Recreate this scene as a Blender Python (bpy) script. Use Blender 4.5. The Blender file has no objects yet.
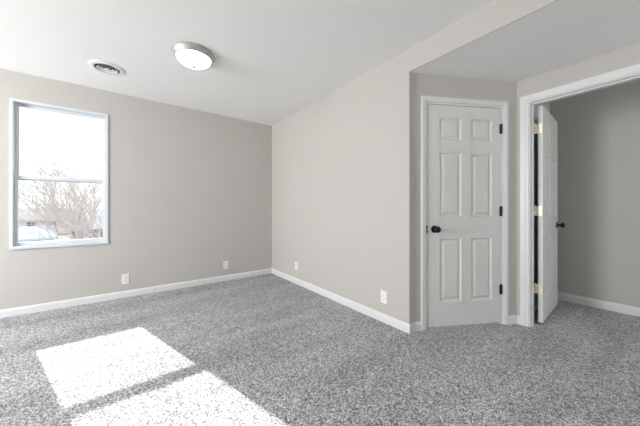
import bpy, bmesh, math, random
from mathutils import Vector, Matrix

S = bpy.context.scene
COL = S.collection
R = math.radians
random.seed(7)

# ------------------------------------------------------------------ camera
EYE = 1.07
cam_d = bpy.data.cameras.new('camera')
cam_d.sensor_fit = 'HORIZONTAL'
cam_d.sensor_width = 36.0
cam_d.lens = 257.47 / 640 * 36
cam_d.shift_y = -(213 - 208.43) / 640
cam_d.clip_start = 0.02
cam_d.clip_end = 400
cam = bpy.data.objects.new('camera', cam_d)
COL.objects.link(cam)
cam.location = (0, 0, EYE)
cam.rotation_euler = (R(90), 0, R(-37.14))
S.camera = cam

# ------------------------------------------------------------------ world, sun, daylight, fill
W = bpy.data.worlds.new('sky')
S.world = W
W.use_nodes = True
bg = W.node_tree.nodes['Background']
bg.inputs[0].default_value = (0.95, 0.975, 1.0, 1)
bg.inputs[1].default_value = 1.6

sun_d = bpy.data.lights.new('sun', 'SUN')
sun_d.energy = 12.0
sun_d.angle = R(0.6)
sun_d.color = (1.0, 0.97, 0.93)
sun = bpy.data.objects.new('sun', sun_d)
COL.objects.link(sun)
sun.location = (-3, 12, 8)
sun.rotation_euler = Vector((0.297, -1.0, -0.668)).to_track_quat('-Z', 'Y').to_euler()


def area(name, loc, aim, sx, sy, watt, col=(1, 1, 1)):
    d = bpy.data.lights.new(name, 'AREA')
    d.shape = 'RECTANGLE'
    d.size = sx
    d.size_y = sy
    d.energy = watt
    d.color = col
    o = bpy.data.objects.new(name, d)
    COL.objects.link(o)
    o.location = loc
    o.rotation_euler = Vector(aim).to_track_quat('-Z', 'Z').to_euler()
    return o


# fill lights added to brighten the room, set in made-up windows (left wall and rear wall)
area('fill_left', (-3.58, 2.30, 1.35), (1, -0.03, -0.03), 2.30, 1.10, 216, (0.98, 0.99, 1.0))
area('fill_rear', (1.60, -2.20, 1.80), (0.05, 0.14, 1), 0.95, 0.45, 44, (1.0, 0.99, 0.98))
area('daylight_hall', (3.54, -2.20, 1.45), (0, 1, 0.0), 0.80, 1.20, 14.0, (0.93, 0.98, 1.0))

S.view_settings.view_transform = 'Standard'
S.view_settings.look = 'None'
S.view_settings.gamma = 1.0
S.view_settings.use_curve_mapping = False
S.view_settings.exposure = 0.0
S.cycles.max_bounces = 14
S.cycles.diffuse_bounces = 8
S.cycles.sample_clamp_indirect = 8


# ------------------------------------------------------------------ materials
def mat(name, col, rough=0.6, metal=0.0, spec=0.5):
    m = bpy.data.materials.new(name)
    m.use_nodes = True
    b = m.node_tree.nodes['Principled BSDF']
    b.inputs['Base Color'].default_value = (*col, 1)
    b.inputs['Roughness'].default_value = rough
    b.inputs['Metallic'].default_value = metal
    b.inputs['Specular IOR Level'].default_value = spec
    return m


def textured(name, c0, c1, scale, rough=0.7, bump=0.0, dist=0.002, detail=4, spec=0.3, stretch=(1, 1, 1)):
    """noise between two near colours plus a fine bump of the same noise"""
    m = mat(name, c0, rough, 0, spec)
    nt = m.node_tree
    b = nt.nodes['Principled BSDF']
    tc = nt.nodes.new('ShaderNodeTexCoord')
    mp = nt.nodes.new('ShaderNodeMapping')
    mp.inputs['Scale'].default_value = stretch
    n = nt.nodes.new('ShaderNodeTexNoise')
    n.inputs['Scale'].default_value = scale
    n.inputs['Detail'].default_value = detail
    r = nt.nodes.new('ShaderNodeValToRGB')
    r.color_ramp.elements[0].position = 0.35
    r.color_ramp.elements[1].position = 0.65
    r.color_ramp.elements[0].color = (*c0, 1)
    r.color_ramp.elements[1].color = (*c1, 1)
    L = nt.links.new
    L(tc.outputs['Object'], mp.inputs['Vector'])
    L(mp.outputs[0], n.inputs['Vector'])
    L(n.outputs[0], r.inputs[0])
    L(r.outputs[0], b.inputs['Base Color'])
    if bump:
        bp = nt.nodes.new('ShaderNodeBump')
        bp.inputs['Strength'].default_value = bump
        bp.inputs['Distance'].default_value = dist
        L(n.outputs[0], bp.inputs['Height'])
        L(bp.outputs[0], b.inputs['Normal'])
    return m


M_WALL = textured('greige_wall_paint', (0.518, 0.500, 0.472), (0.528, 0.510, 0.482), 90, 0.75, 0.12, 0.001)
M_CEIL = textured('white_ceiling_paint', (0.88, 0.88, 0.875), (0.895, 0.895, 0.89), 120, 0.9, 0.12, 0.001)
M_TRIM = mat('white_semigloss_trim', (0.715, 0.73, 0.73), 0.38)
M_DOOR = textured('white_moulded_door_skin', (0.675, 0.688, 0.672), (0.695, 0.708, 0.692), 30, 0.42, 0.08, 0.001, stretch=(6, 6, 0.5), spec=0.45)
M_VINYL = mat('white_vinyl', (0.655, 0.69, 0.725), 0.45)
M_BLACK = mat('matte_black_metal', (0.012, 0.012, 0.013), 0.38, 0.4)
M_BRASS = mat('satin_brass', (0.82, 0.74, 0.60), 0.42, 0.6)
M_NICKEL = mat('brushed_nickel', (0.50, 0.49, 0.47), 0.58, 0.8)
M_PLATE = mat('white_plastic', (0.84, 0.83, 0.82), 0.35)
M_SLOT = mat('dark_slot', (0.05, 0.05, 0.05), 0.6)
M_VENT_SHADE = mat('vent_shade_black', (0.015, 0.015, 0.015), 0.8)  # near-black that paints in the shade behind the vent louvres
M_VENT = mat('white_enamel', (0.80, 0.80, 0.79), 0.45)


def emissive(name, col, strength):
    m = mat(name, (0.9, 0.9, 0.88), 0.3)
    b = m.node_tree.nodes['Principled BSDF']
    b.inputs['Emission Color'].default_value = (*col, 1)
    b.inputs['Emission Strength'].default_value = strength
    return m


M_BOWL = emissive('lit_frosted_glass', (1.0, 0.985, 0.96), 3.0)


def glass_mat():
    m = bpy.data.materials.new('window_glass')
    m.use_nodes = True
    nt = m.node_tree
    nt.nodes.clear()
    o = nt.nodes.new('ShaderNodeOutputMaterial')
    t = nt.nodes.new('ShaderNodeBsdfTransparent')
    t.inputs[0].default_value = (0.965, 0.98, 0.975, 1)
    g = nt.nodes.new('ShaderNodeBsdfGlossy')
    g.inputs['Roughness'].default_value = 0.02
    x = nt.nodes.new('ShaderNodeMixShader')
    x.inputs[0].default_value = 0.015
    nt.links.new(t.outputs[0], x.inputs[1])
    nt.links.new(g.outputs[0], x.inputs[2])
    nt.links.new(x.outputs[0], o.inputs[0])
    return m


M_GLASS = glass_mat()


def carpet_mat():
    m = mat('speckled_grey_carpet', (0.3, 0.3, 0.3), 0.95, 0, 0.1)
    nt = m.node_tree
    N, L = nt.nodes.new, nt.links.new
    b = nt.nodes['Principled BSDF']
    b.inputs['Sheen Weight'].default_value = 0.12
    tc = N('ShaderNodeTexCoord')
    # tufts: every twist of yarn has its own tone
    def tufts(scale, warp):
        nz = N('ShaderNodeTexNoise')
        nz.inputs['Scale'].default_value = scale * 0.8
        nz.inputs['Detail'].default_value = 1.0
        L(tc.outputs['Object'], nz.inputs['Vector'])
        sc = N('ShaderNodeVectorMath')
        sc.operation = 'MULTIPLY_ADD'
        sc.inputs[1].default_value = (warp, warp, warp)
        L(nz.outputs['Color'], sc.inputs[0])
        L(tc.outputs['Object'], sc.inputs[2])
        v = N('ShaderNodeTexVoronoi')
        v.inputs['Scale'].default_value = scale
        L(sc.outputs[0], v.inputs['Vector'])
        return v
    v1, v2 = tufts(215, 0.007), tufts(100, 0.014)
    s1, s2 = N('ShaderNodeSeparateColor'), N('ShaderNodeSeparateColor')
    L(v1.outputs['Color'], s1.inputs[0])
    L(v2.outputs['Color'], s2.inputs[0])
    n1 = N('ShaderNodeMix')
    n1.inputs[0].default_value = 0.24
    L(s1.outputs[0], n1.inputs[2])
    L(s2.outputs[1], n1.inputs[3])
    ramp = N('ShaderNodeValToRGB')
    e = ramp.color_ramp.elements
    e[0].position, e[0].color = 0.13, (0.085, 0.082, 0.085, 1)
    e[1].position, e[1].color = 0.87, (0.82, 0.805, 0.825, 1)
    mid = e.new(0.5)
    mid.color = (0.34, 0.332, 0.342, 1)
    L(n1.outputs[0], ramp.inputs[0])
    # broad nap marks left by the vacuum cleaner
    mp = N('ShaderNodeMapping')
    mp.inputs['Rotation'].default_value = (0, 0, R(52))
    mp.inputs['Scale'].default_value = (0.5, 2.6, 1)
    L(tc.outputs['Object'], mp.inputs['Vector'])
    n2 = N('ShaderNodeTexNoise')
    n2.inputs['Scale'].default_value = 1.7
    n2.inputs['Detail'].default_value = 3.0
    L(mp.outputs[0], n2.inputs['Vector'])
    mr = N('ShaderNodeMapRange')
    mr.inputs[1].default_value = 0.32
    mr.inputs[2].default_value = 0.68
    mr.inputs[3].default_value = 0.84
    mr.inputs[4].default_value = 1.16
    L(n2.outputs[0], mr.inputs[0])
    mx = N('ShaderNodeVectorMath')
    mx.operation = 'SCALE'
    L(ramp.outputs[0], mx.inputs[0])
    L(mr.outputs[0], mx.inputs['Scale'])
    L(mx.outputs[0], b.inputs['Base Color'])
    bp = N('ShaderNodeBump')
    bp.inputs['Strength'].default_value = 0.55
    bp.inputs['Distance'].default_value = 0.008
    L(n1.outputs[0], bp.inputs['Height'])
    L(bp.outputs[0], b.inputs['Normal'])
    return m


M_CARPET = carpet_mat()


# ------------------------------------------------------------------ mesh helpers
def box(bm, x0, x1, y0, y1, z0, z1, M=None):
    vs = [bm.verts.new((x, y, z)) for x in (x0, x1) for y in (y0, y1) for z in (z0, z1)]
    for f in ((0, 1, 3, 2), (4, 6, 7, 5), (0, 4, 5, 1), (2, 3, 7, 6), (0, 2, 6, 4), (1, 5, 7, 3)):
        bm.faces.new([vs[i] for i in f])
    if M is not None:
        for v in vs:
            v.co = M @ v.co
    return vs


def lathe(bm, prof, seg=40, M=None):
    """turn (radius, height) points about Z"""
    rings = []
    for r, z in prof:
        if r < 1e-6:
            rings.append([bm.verts.new((0, 0, z))])
        else:
            rings.append([bm.verts.new((r * math.cos(2 * math.pi * k / seg), r * math.sin(2 * math.pi * k / seg), z)) for k in range(seg)])
    for a, b in zip(rings, rings[1:]):
        for k in range(seg):
            q = (k + 1) % seg
            if len(a) == 1 and len(b) == 1:
                continue
            if len(a) == 1:
                bm.faces.new((a[0], b[k], b[q]))
            elif len(b) == 1:
                bm.faces.new((a[k], b[0], a[q]))
            else:
                bm.faces.new((a[k], b[k], b[q], a[q]))
    if M is not None:
        for ring in rings:
            for v in ring:
                v.co = M @ v.co


def tube(bm, a, b, ra, rb, seg=5):
    a, b = Vector(a), Vector(b)
    q = (b - a).to_track_quat('Z', 'Y')
    ra_ = [bm.verts.new(a + q @ Vector((ra * math.cos(t), ra * math.sin(t), 0))) for t in [2 * math.pi * k / seg for k in range(seg)]]
    rb_ = [bm.verts.new(b + q @ Vector((rb * math.cos(t), rb * math.sin(t), 0))) for t in [2 * math.pi * k / seg for k in range(seg)]]
    for k in range(seg):
        j = (k + 1) % seg
        bm.faces.new((ra_[k], ra_[j], rb_[j], rb_[k]))
    bm.faces.new(list(reversed(ra_)))
    bm.faces.new(rb_)


def obj(name, bm, m, parent=None, smooth=False, bevel=0.0, loc=None):
    bmesh.ops.recalc_face_normals(bm, faces=bm.faces)
    me = bpy.data.meshes.new(name)
    bm.to_mesh(me)
    bm.free()
    me.materials.append(m)
    o = bpy.data.objects.new(name, me)
    COL.objects.link(o)
    if smooth:
        for p in me.polygons:
            p.use_smooth = True
        try:
            me.set_sharp_from_angle(angle=R(38))
        except Exception:
            pass
    if bevel:
        b = o.modifiers.new('bevel', 'BEVEL')
        b.width = bevel
        b.segments = 2
        b.limit_method = 'ANGLE'
    if parent is not None:
        o.parent = parent
    if loc is not None:
        o.location = loc
    return o


def new():
    return bmesh.new()


def tag(o, label, cat=None, group=None, kind=None):
    o['label'] = label
    if cat:
        o['category'] = cat
    if group:
        o['group'] = group
    if kind:
        o['kind'] = kind
    return o


def struct(o, label, cat):
    return tag(o, label, cat, kind='structure')


def empty(name, loc=(0, 0, 0), rz=0.0):
    o = bpy.data.objects.new(name, None)
    o.empty_display_size = 0.1
    COL.objects.link(o)
    o.location = loc
    o.rotation_euler = (0, 0, rz)
    return o


def copy_tree(o, parent=None):
    c = o.copy()
    COL.objects.link(c)
    c.parent = parent
    for ch in list(o.children):
        copy_tree(ch, c)
    return c


# ------------------------------------------------------------------ the room
YB = 3.892          # back wall
XP = 1.946          # right-hand partition wall
YP = 1.299          # where the partition ends
HC = 2.44           # main ceiling
HS = 2.248          # lower ceiling over the door alcove
XE = 2.911          # wall with the open doorway
YE = 0.807          # inner corner of the angled wall and the doorway wall
AX = 2.02           # the angled wall starts here on the partition's end
XH = 4.062          # far wall of the hall
XL = -3.60          # left wall
YR = -2.24          # rear wall
T = 0.13
ET = 0.115          # doorway wall thickness

WX0, WX1, WZ0, WZ1 = -0.912, -0.155, 0.668, 2.166     # window hole

bm = new()
box(bm, XL - T, XH + T, YR - T, YB + T, -0.12, 0.0)
struct(obj('floor', bm, M_CARPET), 'speckled grey carpet covering the whole floor', 'floor')

bm = new()
box(bm, XL - T, 2.07, YR - T, YB + T, HC, HC + 0.12)
struct(obj('ceiling', bm, M_CEIL), 'high white ceiling over the main room', 'ceiling')
bm = new()
box(bm, XP + 0.006, XE + 0.05, YR - T, 1.42, HS, HS + 0.014)
struct(obj('ceiling_alcove', bm, M_CEIL), 'lower white ceiling over the door alcove', 'ceiling')
bm = new()
bx = [(XL - T, WX0, 0, HC), (WX1, XP + T, 0, HC), (WX0, WX1, 0, WZ0), (WX0, WX1, WZ1, HC)]
for a, b, c, d in bx:
    box(bm, a, b, YB, YB + T, c, d)
struct(obj('wall_back', bm, M_WALL), 'greige wall with the sunlit window in it', 'wall')

# partition and the beam that carries on from it over the alcove
bm = new()
box(bm, XP, AX + 0.03, YP, YB, 0, HC)
struct(obj('wall_right', bm, M_WALL), 'greige partition wall right of the back corner', 'wall')
bm = new()
box(bm, XP, XP + T, YR, YP, HS + 0.014, HC)
box(bm, XP, XP + 0.006, YR, YP, HS - 0.002, HS + 0.014)
struct(obj('wall_header', bm, M_WALL), 'greige dropped beam between the high and the low ceiling', 'wall')

# left and rear walls (behind the camera) with holes for the added fill-light windows
def holed_wall_x(name, x0, x1, ya, yb, h, ha, hb, za, zb, label):
    bm = new()
    box(bm, x0, x1, ya, ha, 0, h)
    box(bm, x0, x1, hb, yb, 0, h)
    box(bm, x0, x1, ha, hb, 0, za)
    box(bm, x0, x1, ha, hb, zb, h)
    return struct(obj(name, bm, M_WALL), label, 'wall')


holed_wall_x('wall_left', XL - T, XL, YR - T, YB, HC, 1.10, 3.50, 0.75, 2.00, 'greige left wall out of view')
bm = new()
box(bm, XL, 1.1, YR - T, YR, 0, HC)
box(bm, 2.1, XE + ET, YR - T, YR, 0, HC)
box(bm, 1.1, 2.1, YR - T, YR, 0, 1.5)
box(bm, 1.1, 2.1, YR - T, YR, 2.1, HC)
struct(obj('wall_rear', bm, M_WALL), 'greige rear wall out of view', 'wall')

# ---- angled wall with the closet door
A = Vector((AX, YP, 0))
B = Vector((XE, YE, 0))
ad = (B - A).normalized()
AL = (B - A).length
an = Vector((-ad.y, ad.x, 0))      # away from the room
MA = Matrix(((ad.x, an.x, 0, A.x), (ad.y, an.y, 0, A.y), (0, 0, 1, 0), (0, 0, 0, 1)))   # (along, into wall, up)

DS0, DS1, DZ0, DZ1 = 0.127, 0.853, 0.018, 1.992          # closet door leaf
J0, J1, JZ = DS0 - 0.004, DS1 + 0.004, DZ1 + 0.004        # clear opening between jambs
JT = 0.026                                                # jamb board
bm = new()
box(bm, 0.0, J0 - JT, 0, 0.11, 0, HS, MA)
box(bm, J1 + JT, AL, 0, 0.11, 0, HS, MA)
box(bm, J0 - JT, J1 + JT, 0, 0.11, JZ + JT, HS, MA)
struct(obj('wall_angled', bm, M_WALL), 'short greige angled wall around the closed door', 'wall')


def casing(bm, s0, s1, z1, prof, M, zb=0.0):
    """mitred three-sided frame; prof = (distance outwards, proud of the wall)"""
    rows = []
    for w, t in prof:
        rows.append([bm.verts.new(M @ Vector(p)) for p in ((s0 - w, -t, zb), (s0 - w, -t, z1 + w), (s1 + w, -t, z1 + w), (s1 + w, -t, zb))])
    n = len(rows)
    for i in range(n):
        a, b = rows[i], rows[(i + 1) % n]
        for k in range(3):
            bm.faces.new((a[k], a[k + 1], b[k + 1], b[k]))
    bm.faces.new([r[0] for r in rows])
    bm.faces.new([r[3] for r in reversed(rows)])


def jamb(bm, s0, s1, z1, depth, t, M, stop_n=None, stop_w=0.03):
    box(bm, s0 - t, s0, 0, depth, 0, z1 + t, M)
    box(bm, s1, s1 + t, 0, depth, 0, z1 + t, M)
    box(bm, s0, s1, 0, depth, z1, z1 + t, M)
    if stop_n is not None:
        d = 0.011
        box(bm, s0, s0 + d, stop_n, stop_n + stop_w, 0, z1, M)
        box(bm, s1 - d, s1, stop_n, stop_n + stop_w, 0, z1, M)
        box(bm, s0 + d, s1 - d, stop_n, stop_n + stop_w, z1 - d, z1, M)


def cas_prof(w, r=0.007):
    k = w - r
    return [(r, 0.0), (r, 0.009), (r + 0.004, 0.012), (r + k * 0.28, 0.012), (r + k * 0.38, 0.0155), (r + k * 0.80, 0.017), (r + k * 0.93, 0.0165), (w, 0.012), (w, 0.0)]


bm = new()
jamb(bm, J0, J1, JZ, 0.11, JT, MA, 0.040, 0.04)
casing(bm, J0, J1, JZ, cas_prof(0.062, 0.017), MA)
t1 = struct(obj('trim_1', bm, M_TRIM), 'white casing and jamb around the closed door', 'trim')


def panel_door(bm, Wd, Hd, th, xs, zs, panels):
    """moulded six panel leaf: x along, y thickness (0 = front), z up"""
    def face_side(y0, sgn):
        for i in range(len(xs) - 1):
            for j in range(len(zs) - 1):
                x0, x1, z0, z1 = xs[i], xs[i + 1], zs[j], zs[j + 1]
                if (i, j) in panels:
                    loops = []
                    for ins, dp in ((0, 0), (0.003, 0.0), (0.015, 0.012), (0.022, 0.012), (0.046, 0.002)):
                        y = y0 + sgn * dp
                        loops.append([bm.verts.new(p) for p in ((x0 + ins, y, z0 + ins), (x1 - ins, y, z0 + ins), (x1 - ins, y, z1 - ins), (x0 + ins, y, z1 - ins))])
                    for a, b in zip(loops, loops[1:]):
                        for k in range(4):
                            q = (k + 1) % 4
                            bm.faces.new((a[k], a[q], b[q], b[k]))
                    bm.faces.new(loops[-1])
                else:
                    bm.faces.new([bm.verts.new(p) for p in ((x0, y0, z0), (x1, y0, z0), (x1, y0, z1), (x0, y0, z1))])
    face_side(0, 1)
    face_side(th, -1)
    for i in range(len(xs) - 1):
        for z in (0, Hd):
            bm.faces.new([bm.verts.new(p) for p in ((xs[i], 0, z), (xs[i + 1], 0, z), (xs[i + 1], th, z), (xs[i], th, z))])
    for j in range(len(zs) - 1):
        for x in (0, Wd):
            bm.faces.new([bm.verts.new(p) for p in ((x, 0, zs[j]), (x, 0, zs[j + 1]), (x, th, zs[j + 1]), (x, th, zs[j]))])
    bmesh.ops.remove_doubles(bm, verts=bm.verts, dist=1e-5)


PAN = {(i, j) for i in (1, 3) for j in (1, 3, 5)}
ZS = [0, 0.212, 0.785, 0.972, 1.555, 1.660, 1.868]


def knob(parent, x, y, z, sgn):
    """round knob on a round rose; sgn -1 sticks out to -y"""
    Mk = Matrix.Translation((x, y, z)) @ Matrix.Rotation(R(90) if sgn < 0 else R(-90), 4, 'X')
    bm = new()
    lathe(bm, [(0, 0), (0.033, 0), (0.033, 0.004), (0.030, 0.008), (0.016, 0.010), (0.0, 0.010)], 32, Mk)
    rose = obj('knob_rose', bm, M_BLACK, parent, smooth=True)
    bm = new()
    lathe(bm, [(0, 0.009), (0.012, 0.009), (0.010, 0.028), (0.014, 0.033), (0.024, 0.039), (0.028, 0.048), (0.0275, 0.056), (0.021, 0.063), (0.010, 0.066), (0, 0.0665)], 32, Mk)
    obj('door_knob', bm, M_BLACK, rose, smooth=True)


def butt_hinge(parent, x, y, z, m, leaf_dir, label):
    """barrel with five knuckles and a leaf; x, y = pin"""
    bm = new()
    h = 0.089
    for k in range(5):
        z0 = z - h / 2 + k * h / 5
        lathe(bm, [(0, 0.0005), (0.0065, 0.0005), (0.0065, h / 5 - 0.001), (0, h / 5 - 0.001)], 14, Matrix.Translation((x, y, z0)))
    lathe(bm, [(0, 0), (0.0055, 0), (0.004, 0.004), (0, 0.005)], 12, Matrix.Translation((x, y, z + h / 2)))
    for dx0, dx1, dy0, dy1 in leaf_dir:
        box(bm, x + dx0, x + dx1, y + dy0, y + dy1, z - h / 2, z + h / 2)
    o = obj('hinge', bm, m, parent, smooth=True)
    o['label'] = label
    return o


# closet door (closed)
Wd = DS1 - DS0
Hd = DZ1 - DZ0
bm = new()
panel_door(bm, Wd, Hd, 0.035, [0, 0.114, 0.332, 0.424, 0.640, Wd], ZS + [Hd], PAN)
d1 = obj('door_1', bm, M_DOOR)
rot = math.atan2(ad.y, ad.x)
p = MA @ Vector((DS0, 0.004, DZ0))
d1.location = p
d1.rotation_euler = (0, 0, rot)
struct(d1, 'closed white six-panel door with black knob and hinges', 'door')
knob(d1, 0.066, 0.0, 0.868, -1)
for zz in (1.785, 1.025, 0.305):
    butt_hinge(d1, Wd + 0.002, -0.006, zz, M_BLACK, [(-0.014, -0.002, 0.0045, 0.007), (0.002, 0.013, 0.001, 0.0035)], 'black butt hinge')
bm = new()
box(bm, J0 - 0.015, J0 + 0.0015, -0.0018, 0.03, 0.853, 0.882, MA)
box(bm, J0 - 0.015, J0 + 0.0015, -0.0018, 0.03, 0.890, 0.919, MA)
box(bm, J0 - 0.005, J0 + 0.0015, -0.0016, 0.03, 0.882, 0.890, MA)
o = obj('strike_plate', bm, M_BLACK, t1, bevel=0.001)
o['label'] = 'small black strike plate on the jamb'

# ---- doorway wall and its casing
OY1, OY0, OZ = 0.706, -0.075, 2.022        # clear opening between jambs
ME = Matrix(((0, 1, 0, XE), (-1, 0, 0, OY1), (0, 0, 1, 0), (0, 0, 0, 1)))   # along = -Y, into wall = +X
OW = OY1 - OY0
bm = new()
box(bm, XE, XE + ET, OY1 + JT, YE + 0.13, 0, HS)
box(bm, XE, XE + ET, YR, OY0 - JT, 0, HS)
box(bm, XE, XE + ET, OY0 - JT, OY1 + JT, OZ + JT, HS)
box(bm, XE + 0.05, XE + ET, YR, YE + 0.13, HS, 2.60)
struct(obj('wall_entry', bm, M_WALL), 'greige wall with the open doorway', 'wall')
bm = new()
jamb(bm, 0, OW, OZ, ET, JT, ME, 0.030, 0.04)
casing(bm, 0, OW, OZ, cas_prof(0.074), ME)
# hall side casing
MH = Matrix(((0, -1, 0, XE + ET), (-1, 0, 0, OY1), (0, 0, 1, 0), (0, 0, 0, 1)))
casing(bm, 0, OW, OZ, cas_prof(0.060), MH)
t2 = struct(obj('trim_2', bm, M_TRIM), 'white casing and jamb around the open doorway', 'trim')

# hall beyond
HH = 2.60
bm = new()
box(bm, XE + 0.05, XH + T, YR - T, 1.02, HH, HH + 0.1)
struct(obj('ceiling_hall', bm, M_CEIL), 'white hall ceiling hidden above the doorway', 'ceiling')
bm = new()
box(bm, XH, XH + T, YR, 0.80, 0, HH)
struct(obj('wall_hall', bm, M_WALL), 'greige hall wall seen through the open doorway', 'wall')
bm = new()
box(bm, XE + ET, XH + T, 0.80, 0.92, 0, HH)
struct(obj('wall_hall_end', bm, M_WALL), 'greige end wall of the hall behind the open door', 'wall')
bm = new()
box(bm, XE + ET, 3.10, YR - T, YR, 0, HH)
box(bm, 3.98, XH + T, YR - T, YR, 0, HH)
box(bm, 3.10, 3.98, YR - T, YR, 0, 0.80)
box(bm, 3.10, 3.98, YR - T, YR, 2.10, HH)
struct(obj('wall_hall_near', bm, M_WALL), 'greige near end of the hall out of view', 'wall')

# hall door, standing open at a right angle into the hall
HW = 0.745
bm = new()
HZ = OZ - 0.028
panel_door(bm, HW, HZ, 0.035, [0, 0.118, 0.332, 0.430, 0.644, HW], ZS + [HZ], PAN)
d2 = obj('door_2', bm, M_DOOR)
d2.location = (XE + ET + 0.018, OY1 - 0.060, 0.022)
d2.rotation_euler = (0, 0, R(2.5))
struct(d2, 'open white six-panel door swung into the hall', 'door')
knob(d2, HW - 0.066, 0.0, 0.868, -1)
knob(d2, HW - 0.066, 0.035, 0.868, 1)
for zz in (1.785, 1.025, 0.305):
    # leaf on the door's edge and leaf on the jamb, barrel between them
    butt_hinge(d2, -0.010, 0.051, zz, M_BRASS, [(0.006, 0.0105, -0.046, 0.0), (-0.040, -0.004, 0.0040, 0.0075)], 'brass butt hinge')


# ---- baseboards
def baseboard(name, p0, p1, label, h=0.078):
    """p0 -> p1 along the foot of a wall, room on the right-hand side"""
    p0, p1 = Vector((*p0, 0)), Vector((*p1, 0))
    d = (p1 - p0).normalized()
    n = Vector((d.y, -d.x, 0))
    prof = [(0, 0), (0.013, 0), (0.013, h * 0.72), (0.0105, h * 0.80), (0.0095, h * 0.90), (0.006, h * 0.97), (0.004, h), (0, h)]
    bm = new()
    a = [bm.verts.new(p0 + n * t + Vector((0, 0, z))) for t, z in prof]
    b = [bm.verts.new(p1 + n * t + Vector((0, 0, z))) for t, z in prof]
    k = len(prof)
    for i in range(k):
        j = (i + 1) % k
        bm.faces.new((a[i], a[j], b[j], b[i]))
    bm.faces.new(a)
    bm.faces.new(list(reversed(b)))
    return struct(obj(name, bm, M_TRIM), label, 'baseboard')


baseboard('baseboard_back', (XL, YB), (XP, YB), 'white baseboard along the window wall')
baseboard('baseboard_right', (XP, YB), (XP, YP - 0.013), 'white baseboard along the right partition wall')
baseboard('baseboard_return', (XP + 0.0005, YP), (AX + 0.006, YP), 'tiny white baseboard across the end of the partition')
q0 = MA @ Vector((0.0, 0, 0))
q1 = MA @ Vector((J0 - 0.062, 0, 0))
baseboard('baseboard_angled', q0.xy, q1.xy, 'short white baseboard left of the closed door')
q0 = MA @ Vector((J1 + 0.062, 0, 0))
q1 = MA @ Vector((AL, 0, 0))
baseboard('baseboard_corner', q0.xy, q1.xy, 'short white baseboard between the two doors')
baseboard('baseboard_entry', (XE, YE), (XE, OY1 + 0.074), 'tiny white baseboard beside the doorway casing')
baseboard('baseboard_entry_right', (XE, OY0 - 0.074), (XE, YR), 'white baseboard right of the open doorway, out of view')
baseboard('baseboard_rear', (XE, YR), (XL, YR), 'white baseboard along the rear wall, out of view')
baseboard('baseboard_hall', (XH, 0.80), (XH, YR), 'white baseboard along the hall wall', 0.088)
baseboard('baseboard_hall_end', (XE + ET, 0.80), (XH, 0.80), 'white baseboard behind the open door')
baseboard('baseboard_left', (XL, YR), (XL, YB), 'white baseboard along the left wall')


# ------------------------------------------------------------------ windows
def window(name, M, w, h, zrail, label, full=True):
    """single hung vinyl window; local x along, y outwards, z up from the sill"""
    root = empty(name)
    struct(root, label, 'window')
    F = 0.024       # face of the outer frame
    bm = new()
    y0, y1 = -0.010, 0.100
    box(bm, 0, F, y0, y1, 0, h, M)
    box(bm, w - F, w, y0, y1, 0, h, M)
    box(bm, F, w - F, y0, y1, h - F, h, M)
    box(bm, F, w - F, y0, y1, 0, F, M)
    box(bm, 0.0, w, -0.016, -0.009, -0.008, F * 0.75, M)      # thin stool along the bottom
    obj('window_frame', bm, M_VINYL, root, bevel=0.002)

    def sash(z0, z1, ya, yb, bot, top, side=0.026):
        bm = new()
        box(bm, F, F + side, ya, yb, z0, z1, M)
        box(bm, w - F - side, w - F, ya, yb, z0, z1, M)
        box(bm, F + side, w - F - side, ya, yb, z0, z0 + bot, M)
        box(bm, F + side, w - F - side, ya, yb, z1 - top, z1, M)
        s = obj('sash', bm, M_VINYL, root, bevel=0.003)
        bm = new()
        ym = (ya + yb) / 2
        box(bm, F + side, w - F - side, ym - 0.002, ym + 0.002, z0 + bot, z1 - top, M)
        obj('glass_pane', bm, M_GLASS, s)
        return s
    lo = sash(F, zrail + 0.022, 0.020, 0.046, 0.034, 0.036)
    sash(zrail - 0.024, h - F, 0.052, 0.078, 0.036, 0.030)
    # sash lock on the meeting rail
    bm = new()
    cx = w * 0.60
    box(bm, cx - 0.03, cx + 0.03, 0.022, 0.044, zrail + 0.022, zrail + 0.030, M)
    lathe(bm, [(0, 0), (0.012, 0), (0.012, 0.008), (0, 0.010)], 16, M @ Matrix.Translation((cx, 0.033, zrail + 0.030)))
    box(bm, cx - 0.002, cx + 0.034, 0.026, 0.034, zrail + 0.031, zrail + 0.037, M)
    obj('sash_lock', bm, M_VINYL, lo)
    return root


MW = Matrix(((1, 0, 0, WX0), (0, 1, 0, YB), (0, 0, 1, WZ0), (0, 0, 0, 1)))
window('window_1', MW, WX1 - WX0, WZ1 - WZ0, 1.385 - WZ0, 'white single-hung window looking out on a bare tree')
ML = Matrix(((0, -1, 0, XL), (1, 0, 0, 1.10), (0, 0, 1, 0.75), (0, 0, 0, 1)))
window('fill_window_left', ML, 2.40, 1.25, 0.62, 'made-up white window around the left fill light, out of view')  # invented opening, added to carry the left fill light
MR = Matrix(((-1, 0, 0, 2.10), (0, -1, 0, YR), (0, 0, 1, 1.50), (0, 0, 0, 1)))
window('fill_window_rear', MR, 1.00, 0.60, 0.30, 'made-up white window around the rear fill light, out of view')  # small high window added around the upward fill light

MN = Matrix(((-1, 0, 0, 3.98), (0, -1, 0, YR), (0, 0, 1, 0.80), (0, 0, 0, 1)))
window('window_4', MN, 0.88, 1.30, 0.65, 'white window at the near end of the hall out of view')

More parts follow.
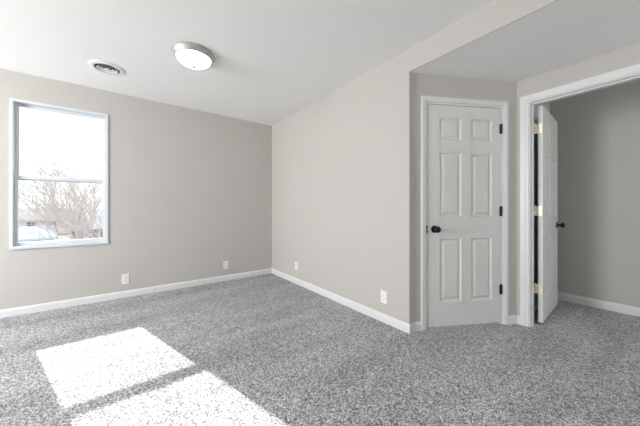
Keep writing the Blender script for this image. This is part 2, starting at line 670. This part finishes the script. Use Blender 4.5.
# ------------------------------------------------------------------ ceiling light
lamp = empty('ceiling_light', (0.487, 2.495, HC))
tag(lamp, 'flush round ceiling light with nickel rim and lit white glass bowl', 'ceiling light')
bm = new()
lathe(bm, [(0.0, 0), (0.170, 0), (0.175, -0.004), (0.175, -0.010), (0.169, -0.014), (0.163, -0.026), (0.156, -0.038), (0.152, -0.046), (0.146, -0.048), (0.142, -0.044), (0.141, -0.028), (0, -0.028)], 64)
obj('lamp_rim', bm, M_NICKEL, lamp, smooth=True)
bm = new()
pr = [(0.139, -0.030), (0.139, -0.040)]
for k in range(1, 15):
    t = R(90) * k / 14
    pr.append((0.139 * math.cos(t) if k < 14 else 0.0, -0.040 - 0.068 * math.sin(t)))
lathe(bm, pr, 64)
obj('lamp_glass', bm, M_BOWL, lamp, smooth=True)
bm = new()
lathe(bm, [(0, -0.104), (0.014, -0.106), (0.015, -0.111), (0.010, -0.115), (0.011, -0.121), (0.007, -0.126), (0, -0.127)], 20)
obj('finial', bm, M_NICKEL, lamp, smooth=True)

# ------------------------------------------------------------------ ceiling vent
vent = empty('ceiling_vent', (-0.138, 3.255, HC))
tag(vent, 'round white ceiling air vent with concentric louvres near the window', 'air vent')
bm = new()
lathe(bm, [(0.099, -0.001), (0.099, -0.012), (0.102, -0.0135), (0.118, -0.0115), (0.140, -0.0055), (0.142, -0.001)], 56)
obj('vent_flange', bm, M_VENT, vent, smooth=True)
bm = new()
lathe(bm, [(0, -0.0012), (0.101, -0.0012), (0.101, -0.003), (0, -0.003)], 40)
obj('vent_shade_disc', bm, M_VENT_SHADE, vent)  # flat black disc under the solid ceiling stands in for duct shade
for r in (0.080, 0.055):
    bm = new()
    lathe(bm, [(r - 0.018, -0.0035), (r, -0.015), (r + 0.0025, -0.015), (r - 0.014, -0.0035)], 48)
    obj('vent_louvre', bm, M_VENT, vent, smooth=True)
bm = new()
lathe(bm, [(0, -0.004), (0.010, -0.004), (0.028, -0.015), (0.024, -0.017), (0, -0.017)], 36)
obj('vent_hub', bm, M_VENT, vent, smooth=True)


# ------------------------------------------------------------------ wall outlets
def outlet(loc, rz, label):
    """cover plate on the wall; local -y faces the room"""
    root = empty('wall_outlet', loc, rz)
    tag(root, label, 'outlet', 'wall outlets above the baseboards')
    bm = new()
    box(bm, -0.036, 0.036, -0.006, 0.0, -0.058, 0.058)
    obj('cover_plate', bm, M_PLATE, root, bevel=0.003)
    for zc in (0.0195, -0.0195):
        bm = new()
        pts = []
        for k in range(24):
            a = 2 * math.pi * k / 24
            pts.append((0.0172 * math.cos(a), max(-0.0145, min(0.0145, 0.0172 * math.sin(a)))))
        f0 = [bm.verts.new((x, -0.0055, zc + z)) for x, z in pts]
        f1 = [bm.verts.new((x, -0.0078, zc + z)) for x, z in pts]
        for k in range(24):
            q = (k + 1) % 24
            bm.faces.new((f0[k], f0[q], f1[q], f1[k]))
        bm.faces.new(f1)
        bm.faces.new(list(reversed(f0)))
        rc = obj('receptacle', bm, M_PLATE, root)
        bm = new()
        box(bm, -0.0078, -0.0054, -0.0084, -0.0074, zc - 0.003, zc + 0.006)
        box(bm, 0.0054, 0.0078, -0.0084, -0.0074, zc - 0.002, zc + 0.006)
        lathe(bm, [(0, 0), (0.0026, 0), (0.0026, 0.001), (0, 0.001)], 12, Matrix.Translation((0, -0.0074, zc - 0.0085)) @ Matrix.Rotation(R(90), 4, 'X'))
        obj('slots', bm, M_SLOT, rc)
    bm = new()
    lathe(bm, [(0, 0), (0.0035, 0), (0.003, 0.0012), (0, 0.0015)], 14, Matrix.Translation((0, -0.006, 0)) @ Matrix.Rotation(R(90), 4, 'X'))
    obj('screw', bm, M_PLATE, root)
    return root


o1 = outlet((0.003, YB, 0.219), 0, 'white outlet on the window wall, nearest the window')
for loc, rz, lab in (((1.192, YB, 0.231), 0, 'white outlet on the window wall, left of the room corner'),
                     ((XP, 3.123, 0.253), R(-90), 'white outlet on the partition wall, close to the room corner'),
                     ((XP, 1.570, 0.236), R(-90), 'white outlet on the partition wall, nearest the closed door')):
    c = copy_tree(o1)
    c.location = loc
    c.rotation_euler = (0, 0, rz)
    c['label'] = lab

# ------------------------------------------------------------------ outdoors, seen through the window
GZ = -3.1
M_GROUND = textured('pale_dry_lawn', (0.21, 0.195, 0.19), (0.27, 0.255, 0.25), 0.6, 0.9)
M_ROAD = textured('pale_concrete', (0.24, 0.24, 0.25), (0.30, 0.30, 0.31), 1.2, 0.9)
M_BARK = textured('grey_brown_bark', (0.24, 0.20, 0.17), (0.36, 0.31, 0.27), 14, 0.9, 0.3, 0.01)
M_TWIG = textured('pale_twigs', (0.42, 0.38, 0.37), (0.58, 0.54, 0.53), 9, 0.9)
M_SIDING = textured('pale_siding', (0.80, 0.79, 0.78), (0.85, 0.84, 0.83), 3, 0.8, stretch=(0.2, 0.2, 12))
M_ROOF = textured('blue_grey_roofing', (0.55, 0.65, 0.78), (0.62, 0.71, 0.83), 6, 0.8)
M_ROOF2 = textured('grey_shingles', (0.58, 0.56, 0.58), (0.68, 0.66, 0.68), 6, 0.85)
M_PANE = mat('dark_window_pane', (0.12, 0.14, 0.17), 0.15)
M_HEDGE = textured('winter_woodland', (0.34, 0.29, 0.28), (0.46, 0.41, 0.40), 2.0, 0.95)

bm = new()
box(bm, -120, 80, 6.0, 160, GZ - 0.3, GZ)
struct(obj('ground', bm, M_GROUND), 'pale lawn outside the window', 'ground')
bm = new()
box(bm, -120, 80, 20.5, 25.5, GZ, GZ + 0.03)
struct(obj('street', bm, M_ROAD), 'pale street crossing beyond the bare tree', 'street')


def bare_tree(name, loc, height, seed, levels, label, group=None, spread=0.62, twig=1.0):
    rng = random.Random(seed)
    root = empty(name, loc)
    tag(root, label, 'tree', group)
    tb, bb = new(), new()
    trunk_h = height * 0.30

    def grow(p, d, ln, r, lv):
        # a limb of two slightly bent pieces, then its forks
        mid = p + d * ln * 0.5 + Vector((rng.uniform(-1, 1), rng.uniform(-1, 1), rng.uniform(-.4, .6))) * ln * 0.07
        end = mid + (d + Vector((rng.uniform(-1, 1), rng.uniform(-1, 1), rng.uniform(-.2, .5))) * 0.22).normalized() * ln * 0.5
        r = max(r, 0.0035 * twig)
        tube(bb, p, mid, r, r * 0.82, 4)
        tube(bb, mid, end, r * 0.82, r * 0.62, 4)
        if lv <= 0:
            return
        for k in range(rng.choice((2, 3, 3))):
            dd = (end - mid).normalized()
            side = Vector((rng.uniform(-1, 1), rng.uniform(-1, 1), rng.uniform(-0.35, 0.8)))
            nd = (dd + side * spread).normalized()
            grow(end if k < 2 else mid, nd, ln * rng.uniform(0.62, 0.86), r * rng.uniform(0.5, 0.66), lv - 1)
    q = Vector((0, 0, 0))
    r = height * 0.026
    for k in range(4):
        nx = q + Vector((rng.uniform(-.04, .04) * height * .2, rng.uniform(-.04, .04) * height * .2, trunk_h / 4))
        tube(tb, q, nx, r, r * 0.9, 9)
        q, r = nx, r * 0.9
    for k in range(5):
        a = 2 * math.pi * k / 5 + rng.uniform(-.4, .4)
        grow(q - Vector((0, 0, rng.uniform(0, trunk_h * .25))), Vector((math.cos(a) * .75, math.sin(a) * .75, rng.uniform(.55, 1.0))).normalized(), height * 0.24, r * 0.5 * twig, levels)
    obj('trunk', tb, M_BARK, root, smooth=True)
    obj('branches', bb, M_TWIG, root)
    return root


bare_tree('bare_tree', (0.45, 9.4, GZ), 5.5, 4, 7, 'bare branching tree just outside the window')


def house(name, loc, rz, w, d, h, rise, wall, roof, label, nwin=3):
    root = empty(name, loc, rz)
    tag(root, label, 'house', 'houses beyond the window')
    bm = new()
    box(bm, -w / 2, w / 2, -d / 2, d / 2, 0, h)
    for s in (-1, 1):      # gables
        a = [bm.verts.new((s * w / 2, -d / 2, h)), bm.verts.new((s * w / 2, d / 2, h)), bm.verts.new((s * w / 2, 0, h + rise))]
        b = [bm.verts.new((s * (w / 2 - 0.1), v.co.y, v.co.z)) for v in a]
        bm.faces.new(a)
        bm.faces.new(b)
        for k in range(3):
            j = (k + 1) % 3
            bm.faces.new((a[k], a[j], b[j], b[k]))
    obj('house_wall', bm, wall, root)
    bm = new()
    e = 0.35
    sl = rise / (d / 2)
    pts = [(-d / 2 - e, h - e * sl), (0, h + rise), (d / 2 + e, h - e * sl), (d / 2 + e, h - e * sl + 0.16), (0, h + rise + 0.18), (-d / 2 - e, h - e * sl + 0.16)]
    a = [bm.verts.new((-w / 2 - 0.3, y, z)) for y, z in pts]
    b = [bm.verts.new((w / 2 + 0.3, y, z)) for y, z in pts]
    for k in range(6):
        j = (k + 1) % 6
        bm.faces.new((a[k], a[j], b[j], b[k]))
    for f in ((0, 1, 4, 5), (1, 2, 3, 4)):
        bm.faces.new([a[i] for i in f])
        bm.faces.new([b[i] for i in f])
    obj('roof', bm, roof, root)
    for k in range(nwin):
        x = -w / 2 + w * (k + 0.5) / nwin
        bm = new()
        z0 = h * 0.42
        box(bm, x - 0.55, x + 0.55, -d / 2 - 0.05, -d / 2, z0 - 0.06, z0 + 1.06)
        f = obj('house_window', bm, M_SIDING, root)
        bm = new()
        box(bm, x - 0.47, x - 0.03, -d / 2 - 0.07, -d / 2 - 0.045, z0, z0 + 1.0)
        box(bm, x + 0.03, x + 0.47, -d / 2 - 0.07, -d / 2 - 0.045, z0, z0 + 1.0)
        obj('pane', bm, M_PANE, f)
    return root


house('house', (-5.75, 29.0, GZ), R(16), 1.9, 2.4, 2.0, 0.62, M_SIDING, M_ROOF, 'small pale outbuilding with a blue roof left of the bare tree', 2)
house('house', (-3.1, 40.0, GZ), R(6), 3.6, 3.2, 2.0, 1.0, M_SIDING, M_ROOF, 'pale house with a blue roof behind the bare tree', 3)
house('house', (-11.0, 62.0, GZ), R(10), 9.0, 5.0, 2.4, 1.6, M_SIDING, M_ROOF2, 'distant pale house with a grey roof', 4)

k = 0
for x, y, hh in ((-19.5, 80, 5.6), (-17, 84, 4.8), (-14.6, 78, 5.2), (-12.4, 90, 5.9), (-10, 79, 5.0), (-8, 84, 6.2), (-5.6, 80, 5.4), (-3.4, 91, 6.0)):
    bare_tree('distant_tree', (x, y, GZ), hh, 20 + k, 3, 'leafless tree in the row along the far horizon', 'leafless trees on the horizon', 0.8, 1.6)
    k += 1
